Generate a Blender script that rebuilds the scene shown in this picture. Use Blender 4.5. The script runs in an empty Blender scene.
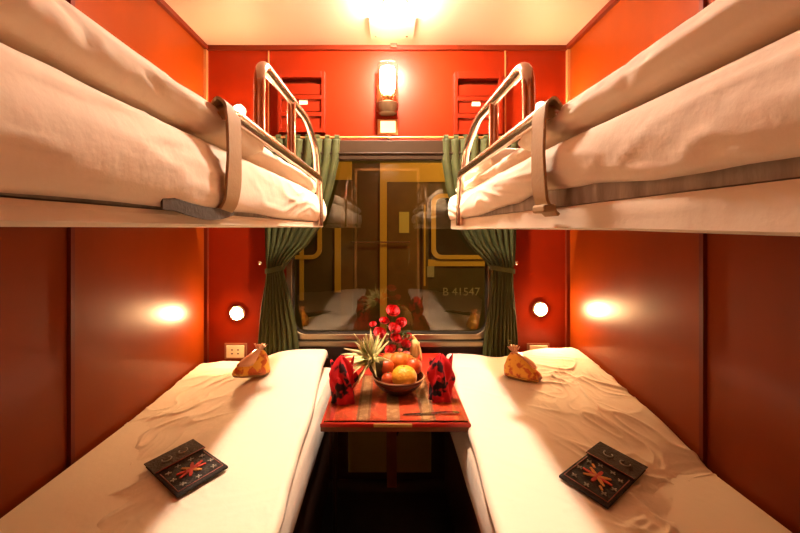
import bpy, bmesh, math, random
from mathutils import Vector, Matrix, noise
PI = math.pi
CZ = 1.35            # eye height of the photographer
F = 390.6
C = bpy.context.scene.collection
random.seed(7)

# ------------------------------------------------------------------ materials
def mat(name, col, rough=.5, metal=0., coat=0., coat_r=.1, bump=0., bscale=50., var=0., vscale=6., spec=.5,
        emit=None, estr=0., trans=0., ior=1.45, stretch=(1, 1, 1), sheen=0., sss=0.):
    m = bpy.data.materials.new(name); m.use_nodes = True
    nt = m.node_tree; b = nt.nodes['Principled BSDF']
    b.inputs['Base Color'].default_value = (*col, 1)
    b.inputs['Roughness'].default_value = rough
    b.inputs['Metallic'].default_value = metal
    b.inputs['Coat Weight'].default_value = coat
    b.inputs['Coat Roughness'].default_value = coat_r
    b.inputs['Specular IOR Level'].default_value = spec
    b.inputs['IOR'].default_value = ior
    b.inputs['Transmission Weight'].default_value = trans
    b.inputs['Sheen Weight'].default_value = sheen
    if sss:
        b.inputs['Subsurface Weight'].default_value = sss
        b.inputs['Subsurface Radius'].default_value = (.02, .008, .004)
    if emit:
        b.inputs['Emission Color'].default_value = (*emit, 1)
        b.inputs['Emission Strength'].default_value = estr
    tc = nt.nodes.new('ShaderNodeTexCoord')
    mp = nt.nodes.new('ShaderNodeMapping'); mp.inputs['Scale'].default_value = stretch
    nt.links.new(tc.outputs['Object'], mp.inputs['Vector'])
    if bump:
        n = nt.nodes.new('ShaderNodeTexNoise'); n.inputs['Scale'].default_value = bscale; n.inputs['Detail'].default_value = 4
        nt.links.new(mp.outputs[0], n.inputs['Vector'])
        bp = nt.nodes.new('ShaderNodeBump'); bp.inputs['Strength'].default_value = bump; bp.inputs['Distance'].default_value = .01
        nt.links.new(n.outputs['Fac'], bp.inputs['Height']); nt.links.new(bp.outputs[0], b.inputs['Normal'])
    if var:
        n = nt.nodes.new('ShaderNodeTexNoise'); n.inputs['Scale'].default_value = vscale; n.inputs['Detail'].default_value = 5
        nt.links.new(mp.outputs[0], n.inputs['Vector'])
        r = nt.nodes.new('ShaderNodeValToRGB')
        r.color_ramp.elements[0].position = .3; r.color_ramp.elements[1].position = .7
        r.color_ramp.elements[0].color = (*[c * (1 - var) for c in col], 1)
        r.color_ramp.elements[1].color = (*[min(1, c * (1 + var)) for c in col], 1)
        nt.links.new(n.outputs['Fac'], r.inputs['Fac']); nt.links.new(r.outputs['Color'], b.inputs['Base Color'])
    return m

def two_tone(name, c1, c2, scale, lo, hi, rough=.8, detail=3, stretch=(1, 1, 1), vor=False, bump=0.):
    m = mat(name, c1, rough)
    nt = m.node_tree; b = nt.nodes['Principled BSDF']
    tc = nt.nodes.new('ShaderNodeTexCoord'); mp = nt.nodes.new('ShaderNodeMapping'); mp.inputs['Scale'].default_value = stretch
    nt.links.new(tc.outputs['Object'], mp.inputs['Vector'])
    if vor:
        n = nt.nodes.new('ShaderNodeTexVoronoi'); out = n.outputs['Distance']
    else:
        n = nt.nodes.new('ShaderNodeTexNoise'); n.inputs['Detail'].default_value = detail; out = n.outputs['Fac']
    n.inputs['Scale'].default_value = scale
    nt.links.new(mp.outputs[0], n.inputs['Vector'])
    r = nt.nodes.new('ShaderNodeValToRGB')
    r.color_ramp.elements[0].position = lo; r.color_ramp.elements[1].position = hi
    r.color_ramp.elements[0].color = (*c1, 1); r.color_ramp.elements[1].color = (*c2, 1)
    nt.links.new(out, r.inputs['Fac']); nt.links.new(r.outputs['Color'], b.inputs['Base Color'])
    if bump:
        bp = nt.nodes.new('ShaderNodeBump'); bp.inputs['Strength'].default_value = bump; bp.inputs['Distance'].default_value = .005
        nt.links.new(out, bp.inputs['Height']); nt.links.new(bp.outputs[0], b.inputs['Normal'])
    return m

WARM = (1.0, .76, .58)
M = {}
M['red'] = mat('lacquered_panel', (.21, .0125, .001), .38, spec=.15, coat=.10, coat_r=.18, var=.12, vscale=3, stretch=(1, 1, .35), bump=.02, bscale=9)
M['side'] = mat('side_panel', (.185, .026, .0012), .34, spec=.15, coat=.18, coat_r=.17, var=.14, vscale=3, stretch=(1, 1, .3), bump=.025, bscale=8)
M['trim'] = mat('dark_trim', (.12, .012, .002), .45, spec=.2, coat=.08)
M['brass_trim'] = mat('brass_trim', (.62, .28, .09), .35, metal=.5)
M['ceil'] = mat('ceiling_paint', (.50, .345, .265), .55, bump=.03, bscale=12)
M['rackred'] = mat('rack_panel', (.18, .011, .001), .45, spec=.15, coat=.05, var=.1)
M['card'] = mat('card', (.85, .75, .55), .6)
M['floor'] = mat('floor_vinyl', (.018, .008, .005), .35, var=.3, vscale=20, bump=.05, bscale=60)
M['sheet'] = mat('cotton_sheet', (.86, .73, .57), .85, bump=.10, bscale=45, sheen=.15)
M['sheet2'] = mat('cotton_skirt', (.72, .60, .46), .85, bump=.12, bscale=40)
M['tick'] = mat('mattress_ticking', (.36, .30, .24), .9, bump=.5, bscale=30, var=.3, vscale=25, stretch=(1, 1.4, .4))
M['chrome'] = mat('polished_steel', (.86, .74, .62), .20, metal=1.)
M['strap'] = mat('tan_strap', (.42, .27, .12), .7, bump=.1, bscale=120)
M['darkstrap'] = mat('dark_webbing', (.07, .05, .035), .7, bump=.2, bscale=120)
M['velvet'] = mat('green_curtain', (.036, .042, .005), .75, bump=.25, bscale=60, var=.2, vscale=14)
M['black'] = mat('black_gasket', (.02, .015, .01), .45)
M['blind'] = mat('blind_box', (.030, .016, .007), .5, spec=.15)
M['alu'] = mat('window_alloy', (.26, .20, .12), .34, metal=.9)
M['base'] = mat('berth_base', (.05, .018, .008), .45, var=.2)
M['lampglass'] = mat('lit_glass', (1, .8, .5), .3, emit=(1, .66, .32), estr=26)
M['bulb'] = mat('lit_bulb', (1, .8, .5), .3, emit=(1, .62, .31), estr=10)
M['dome'] = mat('lit_diffuser', (1, .85, .6), .3, emit=WARM, estr=600)
M['spot'] = mat('lit_lens', (1, .8, .5), .3, emit=(1, .60, .28), estr=120)
M['brass'] = mat('brass', (.60, .36, .12), .25, metal=1.)
M['bronze'] = mat('dark_bronze', (.10, .055, .025), .35, metal=.7)
M['cream'] = mat('cream_plastic', (.86, .76, .55), .45)
M['night'] = mat('glowing_switch', (.9, .8, .6), .5, emit=(1, .62, .25), estr=.5)  # weak emission replaces lamplight falling on the switch rocker
M['slot'] = mat('dark_slot', (.05, .03, .02), .6)
M['wood'] = mat('table_wood', (.30, .10, .03), .35, coat=.3, var=.25, vscale=8, stretch=(1, 8, 1))
M['redtop'] = mat('table_red', (.55, .03, .012), .3, coat=.4, var=.1)
M['yellow_edge'] = mat('yellow_inlay', (.72, .42, .12), .4)
M['heater'] = mat('heater_cover', (.42, .36, .08), .5, bump=.2, bscale=120, stretch=(1, 1, .05))
M['glass'] = mat('window_glass', (.95, .90, .66), 0., trans=1., ior=1.65)
M['clear'] = mat('table_glass', (1, 1, 1), 0.02, trans=1., ior=1.45)
M['bowl'] = mat('lacquer_bowl', (.13, .022, .008), .22, coat=.6)
M['rim'] = mat('bowl_rim', (.50, .24, .10), .3, coat=.4)
M['orange'] = mat('orange_peel', (.66, .16, .015), .42, bump=.25, bscale=180, var=.15, vscale=8)
M['tomato'] = mat('red_orange_peel', (.52, .07, .010), .35, bump=.12, bscale=150, var=.2, vscale=8)
M['grapefruit'] = mat('yellow_peel', (.80, .36, .02), .45, bump=.3, bscale=150, var=.12, vscale=7)
M['pine'] = mat('pineapple_skin', (.10, .085, .02), .6, bump=.3, bscale=60, var=.4, vscale=14)
M['pleaf'] = two_tone('pineapple_leaf', (.82, .74, .36), (.24, .30, .06), 26, .44, .68, .5, stretch=(1, 1, 1))
M['rose'] = mat('rose_petal', (.80, .012, .018), .55, bump=.1, bscale=60, sheen=.3)
M['pink'] = mat('pink_petal', (.85, .35, .28), .55, sheen=.3)
M['stem'] = mat('stem_green', (.10, .16, .03), .55)
M['leaf'] = mat('leaf_green', (.13, .17, .035), .5, var=.4, vscale=20)
M['wicker'] = two_tone('wicker', (.52, .30, .09), (.20, .09, .02), 90, .45, .55, .7, bump=.6)
M['ribbon'] = mat('yellow_ribbon', (.88, .66, .24), .4, sheen=.2)
M['napkin'] = two_tone('napkin_cloth', (.030, .006, .008), (.66, .010, .014), 20, .42, .47, .85, detail=2)
M['petbag'] = two_tone('wrapper_foil', (.92, .50, .07), (.62, .13, .03), 30, .50, .58, .28, detail=2, bump=.4)
M['peach'] = mat('wrapper_clear_top', (.90, .50, .28), .25, coat=.5, bump=.5, bscale=40)
M['wbase'] = mat('wrapper_base', (.28, .14, .04), .35)
M['pouch'] = mat('black_cloth', (.022, .014, .010), .8, bump=.4, bscale=150)
M['pouchflap'] = mat('brown_cloth', (.050, .028, .013), .85, bump=.5, bscale=150)
M['pipe'] = mat('pink_piping', (.35, .10, .07), .7)
M['thr_red'] = mat('red_thread', (.62, .05, .025), .7)
M['thr_or'] = mat('orange_thread', (.75, .30, .06), .7)
M['thr_w'] = mat('grey_thread', (.42, .38, .30), .7)
M['steel'] = mat('cutlery_steel', (.75, .70, .62), .2, metal=1.)
M['coach'] = mat('coach_green', (.065, .050, .014), .35, coat=.2, var=.25, vscale=3)
M['coachy'] = mat('coach_yellow', (.50, .29, .035), .45)
M['coachdoor'] = mat('coach_door', (.10, .062, .012), .4, var=.2)
M['coachglass'] = mat('coach_glass', (.03, .025, .01), .08)
M['lit_pane'] = mat('lit_pane', (.3, .22, .04), .5, emit=(1, .55, .08), estr=.02)
M['lettering'] = mat('faded_lettering', (.30, .26, .14), .6)
M['ground'] = mat('ballast', (.04, .03, .02), .95, bump=1, bscale=40)

# ------------------------------------------------------------------ mesh helpers
class G:
    def __init__(s): s.v = []; s.f = []; s.mi = []; s.cur = 0
    def add(s, vs, fs):
        n = len(s.v); s.v += [tuple(p) for p in vs]
        s.f += [tuple(i + n for i in f) for f in fs]; s.mi += [s.cur] * len(fs); return s
    def box(s, x0, x1, y0, y1, z0, z1, mtx=None):
        vs = [Vector(p) for p in ((x0, y0, z0), (x1, y0, z0), (x1, y1, z0), (x0, y1, z0), (x0, y0, z1), (x1, y0, z1), (x1, y1, z1), (x0, y1, z1))]
        if mtx is not None: vs = [mtx @ p for p in vs]
        return s.add(vs, [(0, 3, 2, 1), (4, 5, 6, 7), (0, 1, 5, 4), (1, 2, 6, 5), (2, 3, 7, 6), (3, 0, 4, 7)])
    def loft(s, secs, closed=True, caps=True, loop=False):
        n = len(secs[0]); vs = [p for sec in secs for p in sec]; fs = []; k = len(secs)
        for i in range(k if loop else k - 1):
            a = i * n; b = ((i + 1) % k) * n
            for j in range(n if closed else n - 1):
                j2 = (j + 1) % n
                fs.append((a + j, a + j2, b + j2, b + j))
        if caps and closed and not loop:
            fs.append(tuple(range(n - 1, -1, -1))); fs.append(tuple(range((k - 1) * n, k * n)))
        return s.add(vs, fs)
    def tube(s, pts, r, n=10, loop=False, caps=True):
        pts = [Vector(p) for p in pts]; k = len(pts); secs = []
        rr = r if isinstance(r, (list, tuple)) else [r] * k
        up = None
        for i, p in enumerate(pts):
            if loop: t = pts[(i + 1) % k] - pts[i - 1]
            else: t = pts[min(i + 1, k - 1)] - pts[max(i - 1, 0)]
            t.normalize()
            if up is None:
                up = t.orthogonal().normalized()
            up = (up - t * up.dot(t)); up = up.normalized() if up.length > 1e-6 else t.orthogonal().normalized()
            w = t.cross(up)
            secs.append([p + (up * math.cos(2 * PI * j / n) + w * math.sin(2 * PI * j / n)) * rr[i] for j in range(n)])
        return s.loft(secs, True, caps, loop)
    def lathe(s, prof, c, n=32, axis='z', caps=True):
        c = Vector(c); secs = []
        for r, h in prof:
            sec = []
            for j in range(n):
                a = 2 * PI * j / n; x, y = r * math.cos(a), r * math.sin(a)
                if axis == 'z': p = Vector((x, y, h))
                elif axis == 'y': p = Vector((x, h, -y))
                else: p = Vector((h, x, y))
                sec.append(c + p)
            secs.append(sec)
        return s.loft(secs, True, caps)
    def ball(s, c, r, n=24, m=14, sc=(1, 1, 1), fn=None):
        secs = []
        for i in range(m + 1):
            th = PI * i / m; th = min(max(th, .04), PI - .04); sec = []
            for j in range(n):
                a = 2 * PI * j / n
                d = Vector((math.sin(th) * math.cos(a), math.sin(th) * math.sin(a), -math.cos(th)))
                q = r * (fn(d) if fn else 1)
                sec.append(Vector(c) + Vector((d.x * sc[0], d.y * sc[1], d.z * sc[2])) * q)
            secs.append(sec)
        return s.loft(secs)

def fillet(pts, r, n=6):
    pts = [Vector(p) for p in pts]; out = [pts[0]]
    for i in range(1, len(pts) - 1):
        a, b, c = pts[i - 1], pts[i], pts[i + 1]
        d1 = (a - b); d2 = (c - b); q = min(r, d1.length * .48, d2.length * .48)
        p0 = b + d1.normalized() * q; p2 = b + d2.normalized() * q
        for k in range(n + 1):
            t = k / n; out.append(p0 * (1 - t) ** 2 + b * 2 * t * (1 - t) + p2 * t * t)
    out.append(pts[-1]); return out

WL = {}
def wloc(o):
    v = Vector((0, 0, 0))
    while o is not None: v += o.location; o = o.parent
    return v
def P(name, g, m, parent=None, smooth=False, bevel=0., kind=None, label=None, loc=None, angle=40):
    """link ONE mesh object; g holds world coordinates"""
    me = bpy.data.meshes.new(name)
    o = bpy.data.objects.new(name, me); C.objects.link(o)
    if parent is not None: o.parent = parent
    base = wloc(parent) if parent is not None else Vector(loc if loc is not None else (0, 0, 0))
    if parent is None: o.location = base
    me.from_pydata([tuple(Vector(p) - base) for p in g.v], [], g.f)
    ms = m if isinstance(m, (list, tuple)) else [m]
    for q in ms: me.materials.append(q)
    if len(ms) > 1: me.polygons.foreach_set('material_index', g.mi)
    bm = bmesh.new(); bm.from_mesh(me); bmesh.ops.recalc_face_normals(bm, faces=bm.faces); bm.to_mesh(me); bm.free()
    if smooth:
        me.polygons.foreach_set('use_smooth', [True] * len(me.polygons))
        if smooth != 'all':
            me.set_sharp_from_angle(angle=math.radians(angle))
    if bevel:
        b = o.modifiers.new('bevel', 'BEVEL'); b.width = bevel; b.segments = 2; b.limit_method = 'ANGLE'
    if kind: o['kind'] = kind
    if label: o['label'] = label
    return o
def T(name, loc, label, cat, group=None):
    o = bpy.data.objects.new(name, None); o.empty_display_size = .05; C.objects.link(o)
    o.location = loc; o['label'] = label; o['category'] = cat
    if group: o['group'] = group
    return o
def S(name, g, m, label, cat, group=None, loc=None, **k):
    if loc is None:
        xs = [p[0] for p in g.v]; ys = [p[1] for p in g.v]; zs = [p[2] for p in g.v]
        loc = ((min(xs) + max(xs)) / 2, (min(ys) + max(ys)) / 2, min(zs))
    o = P(name, g, m, None, loc=loc, **k); o['label'] = label; o['category'] = cat
    if group: o['group'] = group
    return o
def ST(name, g, m, parent=None, **k):
    return P(name, g, m, parent, kind='structure' if parent is None else None, **k)
def smooth01(t):
    t = max(0., min(1., t)); return t * t * (3 - 2 * t)
def interp(tab, y):
    if y <= tab[0][0]: return tab[0][1]
    for (a, va), (b, vb) in zip(tab, tab[1:]):
        if y <= b: return va + (vb - va) * smooth01((y - a) / (b - a))
    return tab[-1][1]

# ------------------------------------------------------------------ room shell
W = .975; D = 2.10; Y0 = -.20; ZC = CZ + .975
ST('floor', G().box(-W - .05, W + .05, Y0 - .05, D + .05, -.05, 0), M['floor'])
ST('ceiling', G().box(-W - .05, W + .05, Y0 - .05, D + .05, ZC, ZC + .05), M['ceil'])
ST('wall_left', G().box(-W - .05, -W, Y0 - .05, D + .05, 0, ZC), M['side'])
ST('wall_right', G().box(W, W + .05, Y0 - .05, D + .05, 0, ZC), M['side'])
ox0, ox1, oz0, oz1 = -.54, .57, CZ - .61, CZ + .46
g = G().box(-W, ox0, D, D + .06, 0, ZC).box(ox1, W, D, D + .06, 0, ZC).box(ox0, ox1, D, D + .06, oz1, ZC)
ST('wall_back', g, M['red'])
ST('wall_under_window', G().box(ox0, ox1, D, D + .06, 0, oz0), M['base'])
dw = .34
g = G().box(-W, -dw, Y0 - .05, Y0, 0, ZC).box(dw, W, Y0 - .05, Y0, 0, ZC).box(-dw, dw, Y0 - .05, Y0, 2.0, ZC)
ST('wall_front', g, M['side'])
d = ST('door_1', G().box(-dw, dw, Y0 - .04, Y0 - .01, 0, 2.0), M['side'])
P('door_handle', G().box(.24, .26, Y0 - .01, Y0 + .02, .95, 1.12), M['chrome'], d, bevel=.004)
P('door_frame', G().box(-dw - .03, -dw, Y0, Y0 + .012, 0, 2.03).box(dw, dw + .03, Y0, Y0 + .012, 0, 2.03).box(-dw, dw, Y0, Y0 + .012, 2.0, 2.03), M['brass_trim'], d)

n = 0
def trim(g, m=None, **k):
    global n; n += 1; ST('trim_%d' % n, g, m or M['trim'], **k)
trim(G().box(-W, -W + .020, Y0, D, ZC - .022, ZC))
trim(G().box(W - .020, W, Y0, D, ZC - .022, ZC))
trim(G().box(-W + .02, W - .02, D - .020, D, ZC - .024, ZC))
for s in (-1, 1):
    x = s * W; a, b = sorted((x, x - s * .012))
    trim(G().box(a, b, 1.190, 1.206, 0, ZC - .022), M['trim'])                       # side wall seam
    trim(G().box(min(x, x - s * .014), max(x, x - s * .014), D - .022, D, CZ + .05, ZC - .024), M['brass_trim'])
    trim(G().box(min(x, x - s * .018), max(x, x - s * .018), D - .020, D, 0, CZ), M['trim'])
    xs = -.635 if s < 0 else .635
    trim(G().box(xs - .0035, xs + .0035, D - .006, D, CZ + .47, ZC - .024), M['brass_trim'])
trim(G().box(-.70, .72, D - .008, D, CZ + .468, CZ + .480), M['trim'])
# small access panel and latch block on the ceiling, air of the photograph's square outline
pn = T('access_panel', (.02, 1.91, ZC), 'flush square ceiling access panel by the lamp, above the window wall', 'ceiling panel')
P('panel_plate', G().box(-.085, .135, 1.80, 2.0, ZC - .006, ZC - .0005), M['ceil'], pn, bevel=.002)
for xx in (-.055, .10):
    P('panel_screw', G().lathe([(.005, -.0025), (.006, 0)], (xx, 1.975, ZC - .006), 12), M['bronze'], pn)
S('latch_block', G().box(.018, .052, D - .040, D - .021, ZC - .020, ZC), M['redtop'], 'small red block at the joint of ceiling and window wall', 'latch', bevel=.002)

# ------------------------------------------------------------------ window
gk = lambda x0, x1, z0, z1, r, k=8: [(x0 + r - r * math.cos(a), z0 + r - r * math.sin(a)) for a in [PI / 2 * i / k for i in range(k + 1)]] + \
    [(x1 - r + r * math.sin(a), z0 + r - r * math.cos(a)) for a in [PI / 2 * i / k for i in range(k + 1)]] + \
    [(x1 - r + r * math.cos(a), z1 - r + r * math.sin(a)) for a in [PI / 2 * i / k for i in range(k + 1)]] + \
    [(x0 + r - r * math.sin(a), z1 - r + r * math.cos(a)) for a in [PI / 2 * i / k for i in range(k + 1)]]
def ring(g, o, i, y0, y1):
    a = [(p[0], y0, p[1]) for p in o]; b = [(p[0], y0, p[1]) for p in i]
    c = [(p[0], y1, p[1]) for p in i]; d_ = [(p[0], y1, p[1]) for p in o]
    return g.loft([a, b, c, d_], True, False, True)
outer = gk(ox0, ox1, oz0, CZ + .46, .001); mid = gk(-.525, .556, CZ - .585, CZ + .445, .085); inn = gk(-.508, .540, CZ - .568, CZ + .425, .075)
win = ring(G(), outer, mid, D + .002, D + .05)
wo = ST('window_1', win, M['black'])
P('window_frame', ring(G(), gk(-.538, .569, CZ - .598, CZ + .45, .09), inn, D - .012, D + .030), M['alu'], wo, smooth=True, bevel=.003)
P('inner_gasket', ring(G(), gk(-.512, .544, CZ - .572, CZ + .43, .078), gk(-.502, .534, CZ - .562, CZ + .42, .068), D - .006, D + .034), M['black'], wo, smooth=True)
P('window_pane', G().box(-.515, .545, D + .022, D + .028, CZ - .575, CZ + .43), M['glass'], wo)
P('window_sill', G().box(-.52, .552, D - .030, D - .001, CZ - .632, CZ - .603), M['alu'], wo, bevel=.006)
P('roller_blind_box', G().box(-.535, .565, D - .045, D - .001, CZ + .360, CZ + .462).box(-.535, .565, D - .052, D - .045, CZ + .388, CZ + .398), M['blind'], wo, bevel=.004)

# ------------------------------------------------------------------ outside: neighbouring coach and ground
YC = 4.0; SC = F / YC
def cx(px): return (px - 387) / SC
def cz(py): return CZ - (py - 228) / SC
S('ground_outside', G().box(-6, 6, D + .2, 9, -1.1, -1.0), M['ground'], 'dark stony track bed outside the window', 'ground')['kind'] = 'structure'
co = T('train_coach', (0, YC, -1.0), 'dark green railway coach with yellow bands standing outside the window', 'train')
P('coach_body', G().box(-4.5, 4.5, YC, YC + 2.2, -.45, 3.4), M['coach'], co)
P('coach_underframe', G().box(-4.2, 4.2, YC + .2, YC + 2.0, -1.0, -.45), M['black'], co)
P('yellow_band', G().box(cx(380), 3.5, YC - .012, YC, cz(182), cz(163)), M['coachy'], co)
P('yellow_band', G().box(-3.5, cx(352), YC - .012, YC, cz(180), cz(162)), M['coachy'], co)
P('yellow_band', G().box(cx(428), 3.5, YC - .014, YC, cz(266), cz(259.5)), M['coachy'], co)
dr = P('coach_door', G().box(cx(388), cx(428), YC - .010, YC, cz(420), cz(182)), M['coachdoor'], co)
P('door_window', G().box(cx(399), cx(409), YC - .016, YC - .010, cz(233), cz(212)), M['lit_pane'], dr, bevel=.003)
for a, b, y0, y1 in ((380, 387, 182, 345), (335, 341, 228, 292), (300, 304, 150, 300)):
    P('door_post', G().box(cx(a), cx(b), YC - .022, YC, cz(y1), cz(y0)), M['coachy'], co)
P('body_panel', G().box(cx(341), cx(353), YC - .008, YC, cz(345), cz(190)), M['coachdoor'], co)
P('handrail', G().tube([(cx(350), YC - .05, cz(242)), (cx(410), YC - .05, cz(242))], .008), M['chrome'], co)
P('handrail', G().tube([(cx(424), YC - .05, cz(205)), (cx(424), YC - .05, cz(285))], .010), M['coachy'], co)
wf = P('coach_window_frame', ring(G(), gk(cx(431), cx(520), cz(259), cz(194), .10), gk(cx(435.5), cx(515), cz(255), cz(198), .07), YC - .03, YC), M['coachy'], co, smooth=True)
P('coach_window_pane', G().box(cx(434), cx(517), YC - .006, YC - .001, cz(257), cz(197)), M['coachglass'], wf)
wf = P('coach_window_frame', ring(G(), gk(cx(225), cx(322), cz(259), cz(194), .10), gk(cx(230), cx(318), cz(255), cz(198), .07), YC - .03, YC), M['coachy'], co, smooth=True)
P('coach_window_pane', G().box(cx(228), cx(320), YC - .006, YC - .001, cz(257), cz(197)), M['coachglass'], wf)
def text(name, s, x, y, z, size, m, parent, depth=.002):
    cu = bpy.data.curves.new(name, 'FONT'); cu.body = s; cu.size = size; cu.extrude = depth; cu.align_x = 'CENTER'; cu.align_y = 'CENTER'
    o = bpy.data.objects.new(name, cu); C.objects.link(o)
    dg = bpy.context.evaluated_depsgraph_get(); me = bpy.data.meshes.new_from_object(o.evaluated_get(dg))
    bpy.data.objects.remove(o); o = bpy.data.objects.new(name, me); C.objects.link(o); me.materials.append(m)
    o.parent = parent; o.rotation_euler = (PI / 2, 0, 0); o.location = Vector((x, y, z)) - wloc(parent); return o
text('coach_number', 'B 41547', cx(461), YC - .006, cz(292), .115, M['lettering'], co)
P('number_plate', G().box(cx(427), cx(434), YC - .014, YC - .010, cz(277), cz(266)), M['lettering'], co)

# ------------------------------------------------------------------ curtains
SCU = F / 2.055
def curtain(s, tab, label):
    # tab: (pixel row, outer x px, inner x px)
    e = T('curtain', (((tab[0][1] + tab[0][2]) / 2 - 387) / SCU, 2.055, CZ - .70), label, 'curtain', 'green window curtains')
    rows = []; N = 220
    ks = [(228 - t[0]) / SCU for t in tab]
    nz = 90
    for i in range(nz + 1):
        z = ks[0] + (ks[-1] - ks[0]) * i / nz
        py = 228 - z * SCU
        a = interp_lin([(t[0], t[1]) for t in tab], py); b = interp_lin([(t[0], t[2]) for t in tab], py)
        xa = (a - 387) / SCU; xb = (b - 387) / SCU
        w = abs(xb - xa); squeeze = smooth01((.42 - w) / .34)
        row = []
        for j in range(N + 1):
            u = j / N
            ph = 2 * PI * 8.5 * u + 1.2 * math.sin(5 * u + z * 2)
            A = .011 + .003 * math.sin(9 * u + 3)
            y = 2.052 + A * math.sin(ph) + .004 * noise.noise(Vector((u * 9, z * 9, s * 5)))
            if squeeze > .6: y += -.008 * math.sin(PI * u) * squeeze
            x = xa + (xb - xa) * (u + .012 * math.cos(ph))
            row.append((x, y, CZ + z))
        rows.append(row)
    c = P('drape', G().loft(rows, False, False), M['velvet'], e, smooth='all')
    md = c.modifiers.new('cloth', 'SOLIDIFY'); md.thickness = .002
    xt0 = (tab[0][1] - 387) / SCU; xt1 = (tab[0][2] - 387) / SCU
    for k in range(8):
        x = xt0 + (xt1 - xt0) * (k + .5) / 8; zt = CZ + ks[0]
        g = G(); secs = []
        for i in range(13):
            a = -PI / 2 + 2 * PI * i / 12 * .999
            secs.append([(x + dx, 2.056 + q * math.cos(a) * 1.0, CZ + .477 + q * math.sin(a) * 1.25) for q, dx in ((.0095, -.013), (.0095, .013), (.0115, .013), (.0115, -.013))])
        g.loft(secs, True, False, True)
        g.box(x - .013, x + .013, 2.046, 2.049, zt - .030, zt + .016)
        P('curtain_tab', g, M['velvet'], e, smooth=True)
    # tie band
    zt = CZ + (228 - 269) / SCU
    a = interp_lin([(t[0], t[1]) for t in tab], 269); b = interp_lin([(t[0], t[2]) for t in tab], 269)
    x0, x1 = sorted(((a - 387) / SCU, (b - 387) / SCU))
    m_ = (x0 + x1) / 2; h = (x1 - x0) / 2 + .006
    secs = []
    for i in range(32):
        t = 2 * PI * i / 32; x = m_ + h * math.cos(t); y = 2.052 + .024 * math.sin(t); zz = zt - s * .012 * math.cos(t)
        nx, ny = math.cos(t), math.sin(t)
        secs.append([(x, y, zz - .013), (x + nx * .003, y + ny * .003, zz - .013), (x + nx * .003, y + ny * .003, zz + .013), (x, y, zz + .013)])
    P('tieback', G().loft(secs, True, False, True), M['velvet'], e, smooth=True)
    return e
def interp_lin(tab, y):
    if y <= tab[0][0]: return tab[0][1]
    for (a, va), (b, vb) in zip(tab, tab[1:]):
        if y <= b: return va + (vb - va) * (y - a) / (b - a)
    return tab[-1][1]
LT = [(139, 264, 342), (160, 264, 340), (190, 264, 333), (225, 264, 322), (245, 265, 308), (260, 266, 290), (270, 267, 283), (285, 265, 287), (310, 261, 293), (335, 259, 298), (358, 258, 300)]
RT = [(139, 520, 441), (160, 519, 441), (190, 518, 446), (225, 517, 457), (245, 516, 469), (260, 515, 484), (270, 513, 491), (285, 513, 491), (310, 515, 488), (335, 517, 484), (358, 518, 482)]
curtain(-1, LT, 'dark green tied-back curtain left of the window, behind the left berths')
curtain(1, RT, 'dark green tied-back curtain right of the window, behind the right berths')
rd = T('curtain_rod', (0, 2.056, CZ + .477), 'thin pale metal curtain rod above the window', 'curtain rod')
P('rod', G().tube([(-.69, 2.056, CZ + .477), (.72, 2.056, CZ + .477)], .0055, 12), M['brass_trim'], rd, smooth=True)
for xx in (-.69, .01, .72):
    P('rod_bracket', G().box(xx - .006, xx + .006, 2.050, D - .001, CZ + .470, CZ + .484), M['brass_trim'], rd, bevel=.002)
for s, px in ((-1, 262), (1, 514)):
    x = (px - 387) / 186.5 * 1.0; z = CZ - (262.5 - 228) / 186.5
    g = G().tube([(x, D - .001, z), (x, D - .03, z)], .004).ball((x, D - .036, z), .011, 16, 10)
    S('curtain_holdback', g, M['chrome'], 'small round metal knob beside the %s curtain tie' % ('left' if s < 0 else 'right'), 'curtain knob', 'curtain knobs', smooth=True)

# ------------------------------------------------------------------ back wall fittings
def bx(px): return (px - 387) / 186.
def bz(py): return CZ - (py - 228) / 186.
def rack(x0, x1, z0, z1, label):
    e = T('wall_rack', ((x0 + x1) / 2, D, z0), label, 'wall rack', 'wall racks beside the lamp')
    y0 = D - .045; fw = .018
    P('rack_frame', G().box(x0, x0 + fw, y0, D, z0, z1).box(x1 - fw, x1, y0, D, z0, z1).box(x0 + fw, x1 - fw, y0, D, z1 - .035, z1).box(x0 + fw, x1 - fw, y0, D, z0, z0 + .022), M['rackred'], e, bevel=.002)
    P('rack_back', G().box(x0 + fw, x1 - fw, D - .008, D - .002, z0 + .02, z1 - .03), M['trim'], e)
    H = (z1 - z0 - .057) / 3
    for k in range(3):
        zb = z0 + .022 + k * H
        P('pocket_panel', G().box(x0 + fw, x1 - fw, y0 + .012, y0 + .018, zb + .002, zb + H * .66), M['rackred'], e, bevel=.001)
        if k < 2: P('pocket_lip', G().box(x0 + fw, x1 - fw, y0, y0 + .010, zb + H * .70, zb + H * .95), M['rackred'], e, bevel=.002)
    xm = (x0 + x1) / 2 + (.010 if x0 < 0 else -.01)
    zb = z0 + .022 + H
    P('paper_card', G().box(xm - .022, xm + .022, y0 + .009, y0 + .0115, zb + H * .42, zb + H * .42 + .034), M['card'], e, label='small cream card')
rack(bx(280), bx(326), bz(134), bz(74), 'red wooden wall rack with cream card, left of the wall lamp')
rack(bx(453), bx(500), bz(136), bz(75), 'red wooden wall rack with cream card, right of the wall lamp')

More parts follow.
